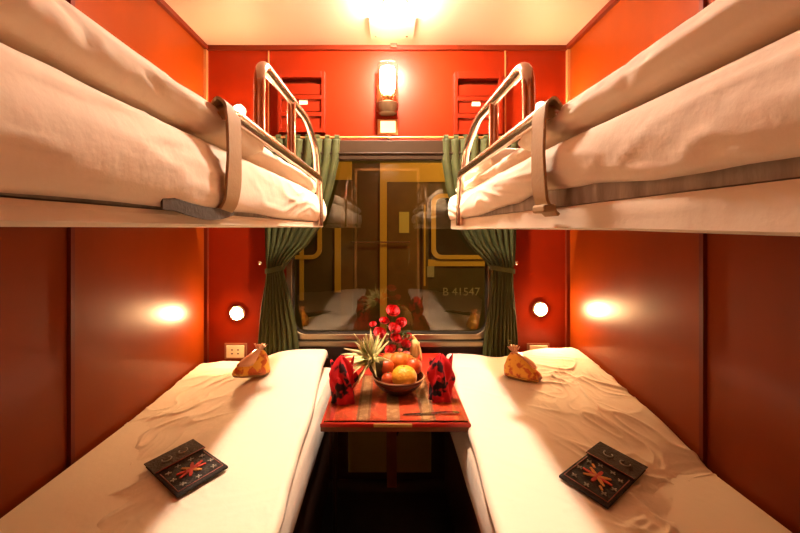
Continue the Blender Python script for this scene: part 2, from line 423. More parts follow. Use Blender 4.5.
# wall lamp
xl = bx(387.5); e = T('wall_lamp', (xl, D, bz(118)), 'lit glass cylinder wall lamp with dark metal base above the window', 'wall lamp')
yl = D - .065
P('back_plate', G().box(xl - .060, xl - .035, D - .012, D, bz(112), bz(86)).box(xl - .035, xl + .035, D - .016, D, bz(116), bz(86)), M['bronze'], e, bevel=.003)
P('lamp_base', G().lathe([(.0, bz(117)), (.046, bz(117)), (.055, bz(114)), (.057, bz(108)), (.050, bz(107)), (.0, bz(107))], (xl, yl, 0), 32), M['bronze'], e, smooth=True)
P('lamp_arm', G().box(xl - .012, xl + .012, yl, D, bz(115), bz(110)), M['bronze'], e)
P('brass_socket', G().lathe([(.030, bz(107)), (.034, bz(105)), (.020, bz(104)), (.030, bz(101)), (.018, bz(98.5)), (.018, bz(97))], (xl, yl, 0), 20), M['brass'], e, smooth=True)
P('bulb', G().lathe([(.018, bz(98)), (.034, bz(96)), (.040, bz(92)), (.041, bz(76)), (.036, bz(73)), (.010, bz(71.5)), (.002, bz(71.5))], (xl, yl, 0), 16), M['bulb'], e, smooth=True)
M['shade'] = mat('clear_shade_glass', (1, .95, .85), .0, trans=1., ior=1.12)
P('glass_shade', G().lathe([(.053, bz(107)), (.054, bz(70)), (.0515, bz(70)), (.0505, bz(107))], (xl, yl, 0), 32, caps=False), M['shade'], e, smooth=True)
# switch plate; its rocker's glow stands in for the wall lamp's light on it
sw = T('glowing_switch', (bx(388), D, bz(134)), 'small glowing cream switch plate under the wall lamp', 'switch plate')
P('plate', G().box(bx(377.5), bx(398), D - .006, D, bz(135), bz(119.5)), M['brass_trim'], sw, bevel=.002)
P('glowing_rocker', G().box(bx(380.5), bx(395.5), D - .012, D - .006, bz(133), bz(121.5)), M['night'], sw, bevel=.002)

# reading lamps
def reading(x, z, label, px=1.):
    e = T('reading_lamp', (x, D, z), label, 'reading lamp', 'round reading lamps')
    P('lamp_bezel', G().lathe([(.040, 0), (.040, -.008), (.036, -.012), (.031, -.012), (.031, 0)], (x, D, z), 32, 'y'), M['cream'], e, smooth=True)
    P('lamp_lens', G().lathe([(.030, -.001), (.030, -.011), (.022, -.020), (.010, -.024), (.001, -.025)], (x, D, z), 24, 'y'), M['spot'], e, smooth=True)
reading(bx(237.5), bz(313), 'round lit reading lamp above the left lower berth')
reading(bx(540), bz(309), 'round lit reading lamp above the right lower berth')
reading(bx(239), bz(112), 'round lit reading lamp behind the guard rail of the left upper berth')
reading(bx(541), bz(109), 'round lit reading lamp behind the guard rail of the right upper berth')
for px, s in ((236, 'left'), (538, 'right')):
    x = bx(px); z = bz(351)
    e = T('power_outlet', (x, D, z - .04), 'cream wall socket above the far end of the %s lower bed' % s, 'socket', 'wall sockets')
    P('box_frame', G().box(x - .060, x + .060, D - .006, D, z - .043, z + .043), M['wood'], e, bevel=.002)
    P('socket_plate', G().box(x - .048, x + .048, D - .013, D - .006, z - .033, z + .033), M['cream'], e, bevel=.003)
    for dx in (-.016, .016):
        for dz in (-.010, .010):
            P('socket_hole', G().box(x + dx - .005, x + dx + .005, D - .0145, D - .0128, z + dz - .003, z + dz + .003), M['slot'], e)

# ceiling lamp
e = T('ceiling_lamp', (.035, 1.70, ZC - .04), 'small glowing round ceiling lamp above the table', 'ceiling lamp')
P('lamp_rim', G().lathe([(.056, 0), (.056, -.006), (.050, -.010), (.042, -.010), (.042, 0)], (.035, 1.70, ZC), 40, caps=False), M['cream'], e, smooth=True)
P('diffuser', G().lathe([(.041, -.004), (.041, -.016), (.035, -.028), (.024, -.035), (.012, -.038), (.002, -.039)], (.035, 1.70, ZC - .0005), 24), M['dome'], e, smooth=True)

# ------------------------------------------------------------------ berths
def wrinkle(x, y, seed, a, sc=1.):
    q = noise.noise(Vector((x * 4 * sc, y * 3 * sc, seed + 9))); q2 = noise.noise(Vector((x * 4 * sc, y * 3 * sc, seed + 19)))
    p = Vector((x * 7 * sc + q * 2.2, y * 4.5 * sc + q2 * 2.2, seed))
    c1 = math.exp(-abs(noise.noise(p)) * 7); c2 = math.exp(-abs(noise.noise(p * 2.1 + Vector((4, 3, 1)))) * 6)
    m1 = .5 + .5 * noise.noise(Vector((x * 5, y * 4, seed + 31)))
    return a * (c1 * (.4 + m1) + .55 * c2 * m1 + .7 * q)

def lower(s):
    sd = 'left' if s < 0 else 'right'
    e = T('lower_berth', (s * .63, .95, 0), 'dark wooden lower berth base along the %s wall' % sd, 'berth', 'lower berth bases')
    def bxx(x0, x1, *r): a, b = sorted((s * x0, s * x1)); return G().box(a, b, *r)
    P('base_panel', bxx(.30, W - .003, Y0 + .005, 2.03, 0, .445), M['base'], e)
    P('seat_board', bxx(.285, W - .003, Y0 + .005, 2.04, .445, .465), M['base'], e, bevel=.004)
    # mattress: rounded slab
    secs = []; zb, zt = .466, .632
    for i in range(71):
        y = -.15 + (2.035 + .15) * i / 70
        en = 1 - .5 * max(0, (y - 1.97) / .065) ** 2
        sec = []
        for k in range(9):
            t = k / 8; bul = .010 * math.sin(PI * t)
            z = zb + (zt - zb) * t
            x = .273 - bul + .003 * noise.noise(Vector((y * 6, z * 14, s))) + .016 * max(0, t - .85) / .15 * .7
            sec.append((s * x, y, z))
        sec.append((s * .31, y, zt + .003)); sec.append((s * .6, y, zt + .003)); sec.append((s * .955, y, zt)); sec.append((s * .955, y, zb))
        if i in (0, 70): sec = [(p[0], y, (zb + zt) / 2 + (p[2] - (zb + zt) / 2) * .8) for p in sec]
        secs.append(sec)
    mt = T('mattress', (s * .62, .95, zb), 'white sheeted mattress with exposed side on the %s lower berth' % sd, 'mattress', 'lower berth mattresses')
    P('fitted_sheet', G().loft(secs), M['sheet'], mt, smooth=True)
    # duvet
    inner = [(-.2, .235), (.87, .252), (1.3, .272), (1.93, .300), (2.03, .306)]
    if s < 0: top_in = [(-.2, -.685), (.9, -.685), (1.45, -.668), (1.85, -.618), (2.0, -.625)]; top_wall = [(-.2, -.76), (.95, -.755), (1.5, -.720), (2.03, -.695)]
    else: top_in = [(-.2, -.685), (.9, -.685), (1.45, -.665), (1.85, -.638), (2.0, -.645)]; top_wall = [(-.2, -.775), (.95, -.752), (1.5, -.655), (1.95, -.607), (2.03, -.615)]
    NY, NX = 440, 190; secs = []
    for i in range(NY + 1):
        y = -.16 + (2.035 + .16) * i / NY
        xi = interp(inner, y) + .003 * noise.noise(Vector((y * 9, s, 2))); xw = .968
        ti, tw = interp(top_in, y), interp(top_wall, y)
        endr = max(0., (y - 2.0) / .035); drop = .03 * (1 - math.sqrt(max(0, 1 - min(1, endr) ** 2)))
        top = []; bot = []
        for k in range(NX + 1):
            u = k / NX; x = xi + (xw - xi) * u
            v = smooth01(u ** 1.3)
            h = ti + (tw - ti) * v
            # pillow under the cover at the far end
            if s < 0: h += .020 * math.exp(-((y - 1.86) / .14) ** 2) * math.sin(PI * min(1, u * .9 + .1)) - .035 * math.exp(-((u - .58) / .16) ** 2) * math.exp(-((y - 1.95) / .16) ** 2)
            else: h -= .035 * math.exp(-((u - .42) / .17) ** 2) * math.exp(-((y - 1.9) / .2) ** 2)
            amp = .0012 + .0075 * smooth01((u - .28) / .40) * (1. if y < 1.75 else max(.25, 1 - (y - 1.75) * 5))
            h += wrinkle(x * .8 + y * .35, y, 3.3 + s, amp, 1.5)
            h += .0022 * math.sin(22 * (x + .5 * y)) * smooth01((u - .4) * 2)
            dd = (x - xi); r = .022
            edge = r - math.sqrt(max(0, r * r - max(0, r - dd) ** 2)) if dd < r else 0
            dd2 = xw - x; edge += (r - math.sqrt(max(0, r * r - max(0, r - dd2) ** 2)) if dd2 < r else 0) * .8
            top.append((s * x, y, CZ + h - edge - drop))
        for k in range(12, -1, -1):
            u = k / 12; x = xi + (xw - xi) * u
            x = max(x, xi + .002)
            zz = CZ + (ti + (tw - ti) * smooth01(u ** 1.3)) - .05
            bot.append((s * x, y, max(min(zz, .640 + .05 * smooth01((y - 1.4) / .3)), .637 if u > .1 else .632) if u > .05 else CZ + ti - .035))
        bot = [(b[0], b[1], min(b[2], top[min(NX, int(round(j2 * NX / 12)))][2] - .004)) for b, j2 in zip(bot, range(12, -1, -1))]
        secs.append(top + bot)
    S('duvet', G().loft(secs), M['sheet'], ('white duvet over the left lower berth, rumpled near the wall' if s < 0 else 'white duvet over the right lower berth, heaped and crumpled against the wall'), 'duvet', 'lower berth duvets', smooth='all')

def upper(s):
    sd = 'left' if s < 0 else 'right'
    e = T('upper_berth', (s * .63, .95, CZ), '%s upper berth with pale skirted board and steel guard rail' % sd, 'berth', 'upper berths')
    # board wrapped in pale fabric
    secs = []
    zb, zt = CZ + (.003 if s < 0 else -.003), CZ + (.024 if s < 0 else .036)
    for i in range(81):
        y = Y0 + .01 + (1.93 - Y0 - .01) * i / 80
        xi = .300 + (.05 * max(0, (y - 1.80) / .13) ** 2)
        if y > 1.83: xi += .01
        wv = .002 * noise.noise(Vector((y * 14, s, 1)))
        sag = -.004 * max(0, math.sin(y * 4.3 + s)) if s > 0 else 0
        secs.append([(s * (xi + wv), y, zt), (s * (xi - .004 + wv), y, zt - .006), (s * (xi - .003 + wv), y, (zb + zt) / 2), (s * (xi - .004 + wv), y, zb + .003 + sag), (s * (xi + .004), y, zb + sag), (s * (xi + .05), y, zb), (s * (W - .003), y, zb), (s * (W - .003), y, zt)])
    P('skirted_board', G().loft(secs), M['sheet2'], e, smooth=True)
    # guard rail
    X = s * .281; r = .0138; hr = CZ + .206; top = .370 if s < 0 else .332
    y1 = 1.62 if s < 0 else 1.49
    rail = fillet([(s * .345, .650, CZ + .165), (X, .680, hr), (X, y1, hr), (X, y1 + .02, CZ + .010)], .03)
    gr = P('guard_rail', G().tube(rail, r, 14), M['chrome'], e, smooth=True)
    lp = fillet([(X, .86, hr), (X, .86, CZ + top), (X, 1.37, CZ + top + .008), (X, 1.54, CZ + top - .060), (X, 1.575, hr)] if s < 0 else [(X, .775, hr), (X, .775, CZ + top), (X, 1.21, CZ + top + .004), (X, 1.38, CZ + top - .055), (X, 1.43, hr)], .055, 8)
    P('rail_loop', G().tube(lp, r * .92, 14), M['chrome'], gr, smooth=True)
    P('rail_post', G().tube([(X, 1.15 if s < 0 else 1.03, hr), (X, 1.15 if s < 0 else 1.03, CZ + top + .003)], r * .9, 14), M['chrome'], gr, smooth=True)
    # tan strap from rail to board
    yc = .684 if s < 0 else .683; DX = .006 if s < 0 else .003
    path = [(s * (x_ + DX), CZ + z_) for x_, z_ in ((.290, .190), (.290, .205), (.286, .215), (.276, .220), (.266, .210), (.263, .19), (.261, .12), (.263, .07), (.268, .040), (.286, .022))]
    pts = [Vector((p[0], 0, p[1])) for p in path]; pts = fillet(pts, .02, 3)
    secs = []
    for i, p in enumerate(pts):
        a, b = pts[max(0, i - 1)], pts[min(len(pts) - 1, i + 1)]; t = (b - a).normalized(); nn = Vector((t.z, 0, -t.x)) * .0025
        w = (.029 if s < 0 else .027) + .0015 * math.sin(i * .8)
        secs.append([(p.x + nn.x, yc - w, p.z + nn.z), (p.x + nn.x, yc + w, p.z + nn.z), (p.x - nn.x, yc + w, p.z - nn.z), (p.x - nn.x, yc - w, p.z - nn.z)])
    P('strap', G().loft(secs), M['strap'], e, smooth=True, label='tan fabric strap')
    if s < 0:
        rows = []
        for i in range(30):
            t = i / 29; y = .725 - .23 * t; dz = .016 * math.sin(PI * min(1, t * 1.1)) if t < .9 else 0; x = s * (.287 - .006 * math.sin(PI * t))
            hw = .010 * (1 - .4 * abs(t - .5))
            zc = CZ + .032 - dz * .6
            rows.append([(x, y, zc + hw), (x - s * .003, y, zc + hw), (x - s * .003, y, zc - hw), (x, y, zc - hw)])
        P('dark_strap', G().loft(rows), M['darkstrap'], e, smooth=True, label='dark webbing strap')
    else:
        P('strap_buckle', G().box(.262, .285, yc - .03, yc + .024, CZ + .026, CZ + .040), M['strap'], e, bevel=.004)

    # mattress
    mt = T('mattress', (s * .62, .95, zt), 'thick white sheeted mattress on the %s upper berth' % sd, 'mattress', 'upper berth mattresses')
    zm = zt + .002; zs = CZ + (.032 if s < 0 else .056); ztop = CZ + .150
    def inner_x(y): return .300 + .055 * max(0, (y - 1.78) / .15) ** 2
    secs = []
    for i in range(61):
        y = -.15 + (1.90 + .15) * i / 60; xi = inner_x(y) + .006
        secs.append([(s * xi, y, zm), (s * (xi - .002), y, (zm + ztop) / 2), (s * xi, y, ztop - .012), (s * (xi + .02), y, ztop - .004), (s * .955, y, ztop - .004), (s * .955, y, zm)])
    P('ticking', G().loft(secs), M['tick'], mt, smooth=True, label='grey mattress underside')
    secs = []
    NY = 150
    for i in range(NY + 1):
        y = -.155 + (1.935 + .155) * i / NY; xi = inner_x(y)
        hang = zs + .006 * noise.noise(Vector((y * 3, s * 4, 0))) + (.016 * smooth01((1.1 - y) / .9) if s > 0 else 0) - (.004 if s < 0 else 0)
        if s > 0: hang = CZ + interp([(-.2, .044), (.4, .052), (.58, .064), (.76, .070), (.9, .056), (1.3, .040), (1.9, .034)], y) + .002 * noise.noise(Vector((y * 12, 1, 0)))
        sec = []
        for k in range(22):
            t = k / 21; z = hang + (ztop - hang) * t
            bul = .020 * math.sin(PI * (t * .9 + .08)) ** .8
            fold = wrinkle(z * 2.6, y * .75, 6.1 + s * 2, .0042, 1.) + .0025 * math.sin(40 * z + 5 * y + s)
            x = xi - bul - fold + .020 * max(0, (t - .88) / .12) ** 2
            if t == 0: x += .004
            sec.append((s * x, y, z))
        sec += [(s * (xi + .03), y, ztop + .002), (s * .62, y, ztop + .002), (s * .962, y, ztop + .002), (s * .962, y, hang), (s * .90, y, hang), (s * .90, y, ztop - .002), (s * .62, y, ztop - .002), (s * (xi + .012), y, ztop - .006), (s * (xi + .004), y, hang + .004)]
        secs.append(sec)
    P('fitted_sheet', G().loft(secs, True, False), M['sheet'], mt, smooth='all')
    # rounded far end of sheet
    secs = []
    for i in range(12):
        t = i / 11; a = t * PI / 2; yy = 1.925 + .028 * math.sin(a); q = .75 + .25 * math.cos(a)
        zc_ = CZ + .088; sec = []
        for k in range(24):
            b = 2 * PI * k / 24; hx = (.962 - .352) / 2; hz = .057
            cxx = .352 + hx; ex = abs(math.cos(b)) ** .35 * (1 if math.cos(b) > 0 else -1); ez = abs(math.sin(b)) ** .6 * (1 if math.sin(b) > 0 else -1)
            sec.append((s * (cxx - .008 + (hx + .012) * ex * (.97 + .03 * math.cos(a))), yy, zc_ + hz * ez * q))
        secs.append(sec)
    P('sheet_end', G().loft(secs), M['sheet'], mt, smooth='all')

    # folded duvet: two layers
    def layer(x_in, z0, z1, ya, yb, sd_, bulge, endpt=.0):
        secs = []; NYl = 130
        for i in range(NYl + 1):
            y = ya + (yb - ya) * i / NYl
            e0 = min(1, (y - ya) / .03); e1 = min(1, (yb - y) / .05); q = math.sqrt(max(.02, min(e0, e1))) if min(e0, e1) < 1 else 1
            zc_ = (z0 + z1) / 2; hz = (z1 - z0) / 2 * (.55 + .45 * q)
            sec = []
            xi = x_in + (.030 if s < 0 else .004) * max(0, (y - 1.55) / .3) ** 2 + .006 * noise.noise(Vector((y * 4, sd_, 0)))
            for k in range(16):
                b = PI / 2 + PI * k / 15
                x = xi + bulge + bulge * math.cos(b) + wrinkle(y * .9, k * .06, sd_, .006)
                sec.append((s * x, y, zc_ + hz * math.sin(b)))
            for xx in (.40, .55, .75, .93): sec.append((s * xx, y, zc_ - hz * .96))
            sec.append((s * .945, y, zc_))
            for xx in (.93, .85, .75, .65, .55, .45, .40, .35): sec.append((s * xx, y, zc_ + hz + wrinkle(xx, y, sd_ + 2, .006)))
            secs.append(sec)
        return G().loft(secs)
    lb = 'white folded duvet on the left upper berth, rolled edge near the camera' if s < 0 else 'white folded duvet on the right upper berth, pointed corners toward the window'
    dv = T('duvet', (s * .6, .95, CZ + .152), lb, 'duvet', 'upper berth duvets')
    if s < 0:
        P('thick_fold', layer(.283, CZ + .156, CZ + .218, -.14, .90, 5.5, .036), M['sheet'], dv, smooth='all')
        P('lower_fold', layer(.300, CZ + .154, CZ + .210, .86, 1.80, 7.5, .02), M['sheet'], dv, smooth='all')
    else:
        P('thick_fold', layer(.284, CZ + .155, CZ + .212, -.14, .84, 15.5, .032), M['sheet'], dv, smooth='all')
        P('lower_fold', layer(.310, CZ + .154, CZ + .192, .80, 1.80, 17.5, .018), M['sheet'], dv, smooth='all')
        P('upper_fold', layer(.318, CZ + .193, CZ + .250, 1.20, 1.78, 19.5, .018), M['sheet'], dv, smooth='all')
for s in (-1, 1): lower(s); upper(s)

# ------------------------------------------------------------------ table
TZ = CZ - .66; tx0, tx1, ty0, ty1 = -.225, .285, 1.32, 2.06
xc = (tx0 + tx1) / 2
e = T('fold_down_table', (xc, 1.7, 0), 'red-topped wooden table under the window between the lower berths', 'table')
P('tabletop', G().box(tx0, tx1, ty0, ty1, TZ - .030, TZ - .004), M['wood'], e, bevel=.003)
P('red_panel', G().box(tx0 + .004, tx1 - .004, ty0 + .004, ty1, TZ - .004, TZ), M['redtop'], e)
P('red_edge', G().box(tx0, -.045, ty0 - .003, ty0, TZ - .012, TZ - .001), M['redtop'], e, label='red strip on front edge')
P('red_edge', G().box(.085, tx1 - .002, ty0 - .003, ty0, TZ - .012, TZ - .001), M['redtop'], e, label='red strip on front edge')
P('yellow_edge', G().box(-.045, .085, ty0 - .0035, ty0, TZ - .012, TZ - .001), M['yellow_edge'], e, label='yellow strip on front edge')
P('leg', G().box(.000, .050, 2.03, 2.085, 0, TZ - .03), M['wood'], e, bevel=.003)
P('bracket', G().tube([(.05, 2.04, TZ - .52 + .10), (.17, 1.96, TZ - .032)], .008, 8), M['chrome'], e, smooth=True)
P('leg', G().tube([(-.205, 1.55, 0), (-.205, 1.55, TZ - .03)], .010, 12), M['bronze'], e, smooth=True, label='thin dark metal leg')
ht = T('heater_cover', (.02, 2.08, 0), 'olive metal heater cover low on the wall beneath the table', 'heater')
P('cover', G().box(-.205, -.002, 2.075, 2.099, .05, .40), M['heater'], ht, bevel=.004)
P('cover', G().box(.052, .235, 2.075, 2.099, .05, .40), M['heater'], ht, bevel=.004)

# patterned runner
mr = bpy.data.materials.new('striped_cloth'); mr.use_nodes = True; nt = mr.node_tree; b = nt.nodes['Principled BSDF']; b.inputs['Roughness'].default_value = .8
tc = nt.nodes.new('ShaderNodeTexCoord'); sp = nt.nodes.new('ShaderNodeSeparateXYZ'); nt.links.new(tc.outputs['Object'], sp.inputs[0])
mp = nt.nodes.new('ShaderNodeMapRange'); mp.inputs['From Min'].default_value = -.235; mp.inputs['From Max'].default_value = .235; nt.links.new(sp.outputs['X'], mp.inputs['Value'])
rp = nt.nodes.new('ShaderNodeValToRGB'); rp.color_ramp.interpolation = 'CONSTANT'
OR, RD, BE, BR = (.85, .115, .018, 1), (.60, .025, .012, 1), (.62, .36, .15, 1), (.42, .19, .07, 1)
cols = [(0, RD), (.04, OR), (.21, BR), (.23, BE), (.29, BR), (.31, OR), (.43, BE), (.53, OR), (.68, BR), (.70, BE), (.77, BR), (.79, OR), (.96, RD)]
rp.color_ramp.elements[0].color = cols[0][1]; rp.color_ramp.elements[1].position = cols[1][0]; rp.color_ramp.elements[1].color = cols[1][1]
for p_, c_ in cols[2:]:
    q = rp.color_ramp.elements.new(p_); q.color = c_
nt.links.new(mp.outputs[0], rp.inputs[0])
vo = nt.nodes.new('ShaderNodeTexVoronoi'); vo.inputs['Scale'].default_value = 38; nt.links.new(tc.outputs['Object'], vo.inputs['Vector'])
r2 = nt.nodes.new('ShaderNodeValToRGB'); r2.color_ramp.elements[0].position = .30; r2.color_ramp.elements[1].position = .42
r2.color_ramp.elements[0].color = (1, 1, 1, 1); r2.color_ramp.elements[1].color = (.62, .5, .4, 1); nt.links.new(vo.outputs['Distance'], r2.inputs[0])
mx = nt.nodes.new('ShaderNodeMix'); mx.data_type = 'RGBA'; mx.blend_type = 'MULTIPLY'; mx.inputs[0].default_value = .6
nt.links.new(rp.outputs[0], mx.inputs[6]); nt.links.new(r2.outputs[0], mx.inputs[7]); nt.links.new(mx.outputs[2], b.inputs['Base Color'])
S('table_runner', G().box(tx0 + .020, tx1 - .020, 1.332, 1.73, TZ + .0004, TZ + .0020), mr, 'orange and beige striped cloth lying on the red table', 'table cloth')
M['pale'] = mat('pale_cord', (.80, .62, .40), .6)
S('glass_sheet', G().box(tx0 + .010, tx1 - .010, 1.322, 1.745, TZ + .0024, TZ + .0064), M['clear'], 'clear glass sheet over the striped table cloth', 'glass sheet', bevel=.001)
TT = TZ + .0068
# cutlery knife
g = G(); secs = []
for x, w, h in ((.055, .001, .001), (.065, .004, .0015), (.12, .006, .002), (.175, .0055, .0025), (.185, .004, .004), (.20, .0055, .005), (.235, .006, .005), (.252, .004, .004), (.256, .001, .002)):
    yy = 1.365 + .012 * math.sin((x - .055) * 9)
    secs.append([(x, yy - w, TT + .0005), (x, yy + w, TT + .0005), (x, yy + w, TT + h), (x, yy - w, TT + h)])
S('table_knife', g.loft(secs), M['steel'], 'slim silver table knife along the front edge of the table', 'knife', smooth=True)

# napkins
def napkin(x, y, seed, lean, label):
    secs = []; NZ = 34; N = 72
    for i in range(NZ + 1):
        t = i / NZ; z = TT + .0005 + .168 * t
        R = interp_lin([(0, .043), (.10, .040), (.25, .036), (.45, .041), (.65, .042), (.82, .032), (.93, .017), (1, .004)], t)
        tw = seed + 1.3 * t
        sec = []
        for k in range(N):
            a = 2 * PI * k / N
            lob = .26 * math.cos(5 * (a + tw)) + .12 * math.cos(9 * a - tw * 2) + .10 * noise.noise(Vector((math.cos(a) * 2, math.sin(a) * 2, t * 4 + seed)))
            rr = R * (1 + lob * (.55 + .45 * math.sin(PI * t)))
            rx = 1.0; ry = .75
            sec.append((x + lean * .02 * t + rr * rx * math.cos(a), y + rr * ry * math.sin(a), z + (.006 * math.cos(5 * (a + tw)) * t)))
        if i == 0: sec = [(p[0], p[1], z) for p in sec]
        secs.append(sec)
    e = T('folded_napkin', (x, y, TT), label, 'napkin', 'standing napkins')
    P('cloth_body', G().loft(secs), M['napkin'], e, smooth='all')
    for a0, a1, zz in ((2.2, 3.6, .11), (-.5, .8, .13), (3.9, 5.0, .06)):
        rows = []
        for i in range(9):
            t = i / 8; a = a0 + (a1 - a0) * t; row = []
            for k in range(7):
                u = k / 6; rr = .030 + .017 * math.sin(PI * t) * (1 - u * .4)
                row.append((x + lean * .02 * zz / .16 + rr * math.cos(a), y + rr * .8 * math.sin(a), TT + zz + .045 * math.sin(PI * t) * (1 - u) - .035 * u + .004 * math.sin(7 * t)))
            rows.append(row)
        q = P('napkin_fold', G().loft(rows, False, False), M['napkin'], e, smooth='all'); md = q.modifiers.new('cloth', 'SOLIDIFY'); md.thickness = .0018
napkin(-.163, 1.47, .4, -.4, 'folded red and black napkin standing on the left side of the table')
napkin(.205, 1.49, 2.1, .1, 'folded red and black napkin standing on the right side of the table')

# bowl + fruit
bc = Vector((.045, 1.56, TT))
e = T('fruit_bowl', bc, 'dark red lacquered fruit bowl in the middle of the table', 'bowl')
P('bowl_body', G().lathe([(.001, .001), (.048, .001), (.052, .004), (.075, .020), (.096, .044), (.1045, .066), (.1005, .066), (.092, .046), (.071, .024), (.048, .010), (.001, .008)], bc, 48, caps=False), M['bowl'], e, smooth='all')
P('bowl_rim', G().tube([(bc.x + .1028 * math.cos(2 * PI * i / 48), bc.y + .1028 * math.sin(2 * PI * i / 48), bc.z + .0665) for i in range(48)], .0026, 8, True), M['rim'], e, smooth='all')
def fruit(name, c, r, m, label, cat, group, sc=(1, 1, .95), axis=(0, 0, 1)):
    fn = lambda d: 1 - .06 * math.exp(-((1 - d.z) * 18)) - .04 * math.exp(-((1 + d.z) * 18)) + .012 * noise.noise(d * 3)
    e = T(name, (c[0], c[1], c[2] - r * sc[2]), label, cat, group)
    P('fruit_skin', G().ball(c, r, 28, 18, sc, fn), m, e, smooth='all')
    P('stem_end', G().lathe([(.004, -.001), (.0045, .0015), (.002, .003)], (c[0], c[1], c[2] + r * sc[2] * .945), 8), M['stem'], e, smooth=True)
fruit('grapefruit', (.066, 1.505, TT + .080), .046, M['grapefruit'], 'large yellow-orange citrus at the front of the fruit bowl', 'fruit', None, (1.08, 1, .94))
FR = [((.006, 1.515, TT + .066), .028, 'tomato', 'small red-orange fruit at front left of the bowl, beside the large citrus'),
      ((-.004, 1.55, TT + .102), .033, 'tomato', 'red-orange fruit between the pineapple and the large citrus'),
      ((.050, 1.59, TT + .110), .040, 'orange', 'orange on top of the pile, behind the large citrus'),
      ((.106, 1.585, TT + .092), .036, 'tomato', 'red-orange fruit at the right of the bowl, behind the large citrus'),
      ((.010, 1.615, TT + .103), .034, 'orange', 'orange at the back of the bowl, just behind the pineapple top'),
      ((.078, 1.63, TT + .095), .036, 'orange', 'orange at the back right of the bowl near the flower basket')]
for c, r, mm, lb in FR: fruit('orange', c, r, M[mm], lb, 'fruit', 'oranges in the fruit bowl')

# pineapple
ax = Vector((-.52, -.50, .60)).normalized(); u_ = ax.orthogonal().normalized(); v_ = ax.cross(u_)
pb = Vector((-.028, 1.56, TT + .098)); L = .058
e = T('pineapple', (pb.x, pb.y, TT + .03), 'small pineapple with spiky pale green crown leaning on the left of the bowl', 'pineapple')
secs = []
for i in range(25):
    th = PI * i / 24; th = min(max(th, .05), PI - .05); sec = []
    for k in range(48):
        a = 2 * PI * k / 48
        bumpy = 1 + .07 * abs(math.sin(6 * a + i * .55)) * abs(math.sin(6 * a - i * .55))
        sec.append(pb + ax * (-math.cos(th)) * L + (u_ * math.cos(a) + v_ * math.sin(a)) * .036 * math.sin(th) ** .8 * bumpy)
    secs.append(sec)
P('pineapple_body', G().loft(secs), M['pine'], e, smooth='all')
rnd = random.Random(5); ct = pb + ax * L * .9
g = G()
nl = 46
for k in range(nl):
    f = k / nl; a = k * 2.39996; spread = .25 + 1.15 * (1 - f) ** .8
    d = (ax * math.cos(spread) + (u_ * math.cos(a) + v_ * math.sin(a)) * math.sin(spread)).normalized()
    d = (d + Vector((-.10, .15, .22))).normalized()
    ln = (.100 + .050 * rnd.random()) * (1 - .25 * abs(f - .4))
    side = d.cross(ax); side = side.normalized() if side.length > .1 else u_
    nrm = side.cross(d).normalized(); secs = []
    for i in range(10):
        t = i / 9; w = .0120 * (1 - t) ** .75 * (.7 + 1.0 * min(t * 3, 1) * .4) + .0003
        c = ct + d * ln * t - nrm * 0 + Vector((0, 0, -.030 * t * t * (1 if d.z < .75 else .2))) + ax * (.010 * (f - .5))
        cup = nrm * w * .45
        secs.append([c - side * w + cup, c, c + side * w + cup, c - nrm * .0012])
    g.loft(secs)
P('crown', g, M['pleaf'], e, smooth='all', label='spiky pale green leaf crown')

# flower basket
bk = Vector((.075, 1.745, TT)); bk.z = TZ
bk.y = 1.82
e = T('flower_basket', bk, 'small wicker basket with a curved yellow handle behind the fruit bowl', 'basket')
prof = [(.001, .001), (.040, .001), (.046, .02), (.055, .06), (.058, .062), (.054, .064), (.050, .058), (.040, .01), (.001, .008)]
P('basket_body', G().lathe(prof, bk, 40, caps=False), M['wicker'], e, smooth='all')
hp = [(bk.x + .018 + .064 * math.cos(a) * (1.0), bk.y - .02 + .012 * math.sin(a), bk.z + .050 + .118 * math.sin(a)) for a in [PI * i / 24 for i in range(25)]]
P('basket_handle', G().tube(hp, .0055, 10), M['ribbon'], e, smooth='all', label='yellow wrapped handle')
P('wrapping_paper', G().loft([[(bk.x + .05 + .020 * math.cos(a) * (1 + .3 * math.sin(4 * a)) * q, bk.y - .02 + .016 * math.sin(a) * q, bk.z + h) for a in [2 * PI * k / 24 for k in range(24)]] for h, q in ((.055, .6), (.08, 1), (.105, .8), (.13, 1.1), (.145, .3))]), M['ribbon'], e, smooth='all')
# foliage filling the basket
rnd = random.Random(11)
g = G()
def leaf(g, c, d, ln, w):
    d = Vector(d).normalized(); side = d.cross(Vector((0, 0, 1))); side = side.normalized() if side.length > .05 else Vector((1, 0, 0)); nn = side.cross(d)
    secs = []
    for i in range(6):
        t = i / 5; ww = w * math.sin(PI * (t * .93 + .05)); p = Vector(c) + d * ln * t + Vector((0, 0, -.25 * ln * t * t))
        secs.append([p - side * ww, p + nn * .0012, p + side * ww, p - nn * .0012])
    g.loft(secs)
for k in range(150):
    a = rnd.uniform(0, 2 * PI); q = rnd.random(); h = rnd.random()
    c = (bk.x - .035 + (.055 * q + .015) * math.cos(a) * (1.1 - .5 * h), bk.y - .02 + .05 * q * math.sin(a), bk.z + .055 + .150 * h)
    leaf(g, c, (math.cos(a) * .8, math.sin(a) * .8 - .2, rnd.uniform(-.1, .9)), rnd.uniform(.020, .040), rnd.uniform(.004, .009))
fo = S('greenery', g, M['leaf'], 'small green leaves around the roses in the basket', 'foliage', smooth='all', loc=(bk.x, bk.y, bk.z + .05)); fo['kind'] = 'stuff'
